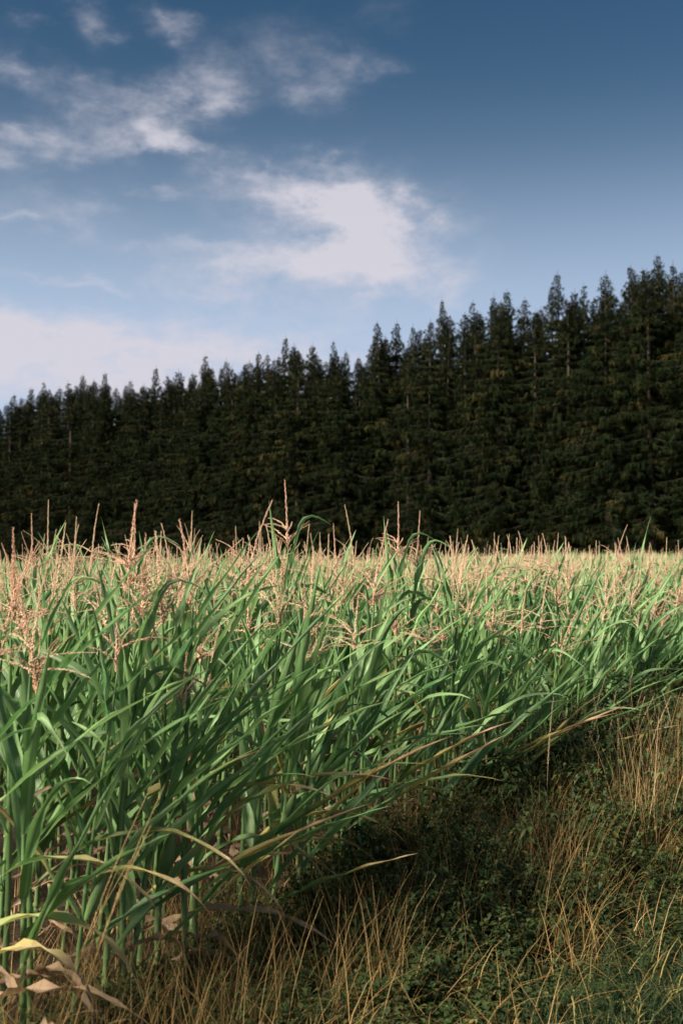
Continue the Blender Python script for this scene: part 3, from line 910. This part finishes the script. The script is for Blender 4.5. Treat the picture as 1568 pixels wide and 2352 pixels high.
for i in range(8):
    st, fo = weed_geo(rv, .42, 60)
    WP.append((st.mesh('stem', M_WEED), fo.mesh('foliage', M_WEED), st, fo))
def put_weed(x, y, h, k, rz, label, group):
    o = empty('leafy_weed', (x, y, float(near_z(np.array(x), np.array(y)))), rz)
    s = h / .42; o.scale = (.6 + .4 * s, .6 + .4 * s, s)
    for nm, me in (('stem', WP[k][0]), ('foliage', WP[k][1])):
        c = bpy.data.objects.new(nm, me); COL.objects.link(c); c.parent = o
    return tag(o, label, 'weed', group)
ga, gb = Geo(), Geo()
wn = 0
cand = []
for _ in range(1700):
    a = -3.0 + 10.5 * rv.random(); b = .12 - 1.5 * rv.random() ** 1.1
    x, y = edge_xy(a, b)
    if abs(x) > .34 * y + .2 or y < 2.8: continue
    tall = np.interp(a, [-3, -1, 0, 2, 6], [.18, .32, .52, .78, 1.1]) * .85 * np.interp(b, [-1.4, -1.0, -.5, 0], [.28, .62, 1, 1]) * (.7 + .5 * rv.random())
    cand.append((y, x, a, b, tall))
cand.sort()
for j, (y, x, a, b, tall) in enumerate(cand):
    if abs(x) < .3 * y and j % 2 == 0 and wn < 170:
        side = 'beside the corn' if b > -.5 else 'mid-verge' if b > -.95 else 'near the track'
        far_ = 'at the photo bottom' if y < 4.6 else 'at middle distance' if y < 6.5 else 'far along the verge'
        put_weed(x, y, tall, int(rv.integers(8)), rv.random() * 6.28, f'{"tall" if tall > .4 else "low"} dark green leafy weed {side}, {far_}', 'leafy weeds of the verge')
        wn += 1
    else:
        k = int(rv.integers(8)); s = tall / .42
        M = rotz(rv.random() * 6.28) @ np.diag([.6 + .4 * s, .6 + .4 * s, s])
        z = float(near_z(np.array(x), np.array(y)))
        ga.merge(WP[k][2], M, (x, y, z)); gb.merge(WP[k][3], M, (x, y, z))
ga.merge(gb)
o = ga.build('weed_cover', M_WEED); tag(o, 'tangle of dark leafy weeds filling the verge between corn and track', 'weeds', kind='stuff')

# tall pale flowering grasses
def tall_grass(x, y, H, az, lean, label, group, dense=1.0, dc=.7, w=1.0):
    r = np.random.default_rng(int(abs(x * 1000) + y * 977))
    o = empty('seeding_grass', (x, y, float(near_z(np.array(x), np.array(y)))))
    P = tassel_path(r, np.zeros(3), az, R(90) - lean, H, .18 + .2 * r.random(), 9)
    g = Geo(); tube(g, P[:8], np.linspace(.0020, .0010, 8) * w, 4, (dc, .5, .4)); g.build('stem', M_DRY, o)
    g = Geo(); seg = P[5:]
    seg = np.stack([np.interp(np.linspace(0, 3, 10), np.arange(4), seg[:, i]) for i in range(3)], 1)
    tube(g, seg, .0008, 3, (dc, .5, .6))
    spikelet_run(g, r, seg, .006 * w, 520 * dense, .0058 * w, dc + .1)
    g.build('seed_head', M_DRY, o)
    g = Geo()
    for q in range(2):
        zz = H * (.15 + .25 * r.random()); lg = leaf_geo(r, L=.22 + .12 * r.random(), W=.006, az=r.random() * 6.28, el0=R(70), curl=R(80), z0=0, r0=0, n=7, m=3, roll=.5, dry=.5, wav=0)
        lg.v[0] += np.array([np.interp(zz, P[:, 2], P[:, i]) for i in range(3)]); g.merge(lg)
    g.build('blade', M_DRY, o)
    return tag(o, label, 'grass stalk', group)
for j in range(46):
    a = 1.2 + 4.6 * rv.random(); b = -.75 + .75 * rv.random()
    if j < 26: a = 2.2 + 1.9 * rv.random()
    x, y = edge_xy(a, b)
    tall_grass(x, y, .72 + .40 * rv.random(), rv.random() * 6.28, abs(rv.normal(0, .10)), 'tall bleached grass stalk with a seed head ' + ('in the densest pale clump before the corn' if j < 26 else 'standing apart along the right of the verge'), 'pale flowering grasses of the verge')
for j, (px, d_, H, ln) in enumerate([(40, 3.3, 1.2, .22), (70, 3.2, 1.25, .2), (105, 3.4, 1.1, .16), (20, 3.5, 1.0, .25), (128, 3.6, .95, .1)]):
    x = (px - 784) / F1568 * d_
    tall_grass(x, d_, H, .3, ln, 'tall pale grass stalk in the near lower left corner, ' + ['second', 'third', 'fourth', 'first', 'fifth'][j] + ' of five from the left', 'grass stalks in the near corner', 1.0, .35, .6)

# ------------------------------------------------------------------ hand-placed foreground corn with its long arching blades
def hero(px, depth, H, leaves, label, tassel=(1.0, .9, True, .6), seed=1, nb=None):
    x = (px - 784) / F1568 * depth
    r = np.random.default_rng(seed)
    S = dict(H=H, nodes=np.sort(np.linspace(.12, H - .3, 9)), lean=(.02, 0), leaves=[], top=np.array([.02, 0, H]), t=tassel, ear=False, seed=seed, nb=nb)
    for lf in leaves:
        k = dict(W=.058, roll=1.0, twist=0, sway=0, rnd=r.random()); k.update(lf)
        S['leaves'].append(k)
    o = build_plant(S)
    o.location = (x, depth, -.01)
    return tag(o, label, 'corn plant', 'corn plants of the field')
lf = lambda z0, az, L, el, cu, **k: dict(z0=z0, az=R(az), L=L, el0=R(el), curl=R(cu), **k)
hero(285, 4.35, 1.74, [lf(.8, 175, .7, 66, 10, W=.07), lf(.9, 0, .95, 56, 8, roll=1.9), lf(1.05, 180, .7, 72, 6, W=.07, roll=.8), lf(1.15, 5, .9, 58, 8, roll=1.8), lf(1.3, 150, .55, 78, 8), lf(1.4, 10, .5, 72, 6), lf(.34, 215, .35, 30, 110, dry=.9, roll=1.8)],
     'corn plant left of centre whose thick rusty tassel rises highest against the wood', (1.12, 1.3, False, .7), 11, 11)
hero(428, 4.5, 1.66, [lf(.7, 0, .95, 50, 8, roll=1.8), lf(.85, 175, .65, 68, 10), lf(1.0, 0, 1.0, 52, 8, roll=2.0), lf(1.15, 180, .6, 74, 6), lf(1.25, 0, .8, 62, 6, roll=1.5), lf(1.35, 200, .4, 80, 6), lf(.34, 215, .35, 30, 110, dry=.9, roll=1.8)],
     'corn plant with one thick tilted rusty spike against the wood, left of centre', (1.15, .9, True, .6), 12, 6)
hero(22, 4.2, 1.62, [lf(.7, 0, .95, 50, 8, roll=1.8), lf(.85, 175, .65, 68, 10), lf(1.0, 0, .9, 56, 8, roll=2.0), lf(1.15, 180, .6, 74, 6), lf(1.25, 0, .6, 70, 6, roll=1.5), lf(.34, 215, .35, 30, 110, dry=.9, roll=1.8)],
     'corn plant near the left photo edge with a dark upright tassel spike', (1.2, .8, True, .95), 13, 6)
hero(75, 4.15, 1.36, [lf(.66, -5, .95, 46, 105, dry=.30, tip=.5, roll=.8, p=1.3, W=.05), lf(.56, -12, .8, 46, 100, dry=.22, tip=.7, roll=1.1, p=1.3, W=.045), lf(.35, -40, .5, 30, 130, dry=.85, roll=1.6), lf(.8, -5, .9, 48, 25), lf(1.0, 0, .9, 52, 15), lf(1.15, 170, .6, 65, 50), lf(1.3, 5, .75, 60, 12)],
     'corn plant at the left edge with arching yellow leaves above a brown one', (1.2, .8, True, .9), 3)
hero(-60, 3.9, 1.4, [lf(.55, -5, .75, 40, 120, dry=.35, tip=.5, roll=.8, p=1.1), lf(.34, -12, .7, 22, 60, dry=.85, roll=1.2, wav=.012, twist=-.3), lf(.95, 0, .95, 42, 22), lf(1.15, 5, .9, 50, 15), lf(1.3, 175, .5, 60, 60), lf(.7, -8, .8, 44, 110, dry=.28, tip=.6, roll=.8, p=1.2), lf(.45, -20, .6, 40, 120, dry=.6, tip=.4, roll=1.0)],
     'corn plant at the left photo border whose pale leaf hangs down to the grass', (1.0, 1.2, False, .8), 4)
hero(330, 4.6, 1.42, [lf(.36, 4, .85, 26, 70, dry=.8, roll=1.2, wav=.012, twist=.5, p=1.1), lf(.62, -5, .95, 48, 30), lf(.72, -6, .9, 40, 75, dry=.2, tip=.75, W=.05), lf(.5, -10, .7, 36, 110, dry=.5, tip=.5, W=.045), lf(.8, 0, 1.0, 50, 22), lf(.95, 5, .9, 56, 20), lf(1.1, 180, .5, 70, 50), lf(1.25, 0, .85, 62, 10)],
     'corn plant left of the middle with a twisted brown leaf low on its stalk', (1.25, 1.0, True, .8), 5)
hero(450, 4.85, 1.4, [lf(.55, -8, .70, 45, 125, dry=.12, tip=.8, roll=.9, p=1.3), lf(.42, 20, .4, 65, 150, dry=.8, roll=1.9), lf(.66, -6, .95, 40, 60, dry=.15, tip=.8, W=.045), lf(.48, 12, .75, 30, 95, dry=.7, roll=1.3, W=.045), lf(.75, -3, 1.0, 42, 28), lf(.9, 0, 1.0, 46, 20), lf(1.05, 10, .85, 58, 15), lf(1.2, 170, .5, 70, 40), lf(1.3, 0, .7, 66, 8)],
     'corn plant whose green leaf bends over and hangs by its yellow tip, lower middle', (.9, 1.0, False, .5), 6)
hero(560, 5.2, 1.5, [lf(.6, -6, .9, 38, 40, tip=.4), lf(.85, -3, .95, 44, 25), lf(1.0, 0, .62, 86, 4, W=.085, roll=.3, twist=1.3), lf(.42, 0, .7, 40, 95, dry=.45, tip=.5), lf(.55, -10, .8, 35, 80, dry=.6, roll=1.2, W=.045), lf(1.15, 6, .8, 55, 15), lf(1.3, 175, .5, 70, 40)],
     'corn plant with one broad upright bright green leaf near the centre of the field edge', (1.0, 1.0, False, .6), 7)
for j, (px, d_) in enumerate([(690, 5.8), (800, 6.1), (900, 6.6), (1010, 7.1)]):
    hero(px, d_, 1.42 - .03 * j, [lf(.5, -6, .85, 30, 45, tip=.6, dry=.05), lf(.66, -10, .9, 35, 35, tip=.3), lf(.4, -3 + 25 * (j % 2), .5, 35, 125, dry=.7, roll=1.5), lf(.85, 0, .95, 40, 22), lf(1.0, 8, .85, 46, 15), lf(1.15, 170, .5, 68, 40), lf(1.25, 4, .7, 60, 8)],
         'outermost corn plant leaning long straight leaves over the weeds, ' + ['leftmost', 'second from the left', 'third from the left', 'rightmost'][j] + ' of four', (.9, 1.1, j % 2 == 0, .6), 20 + j)

# unused prototypes never left lying about
for i, u in enumerate(used):
    if not u:
        for c, gs in kids[i]:
            for e in gs: bpy.data.objects.remove(e)
            bpy.data.objects.remove(c)
        bpy.data.objects.remove(protos[i])
print('objects', len(bpy.data.objects))
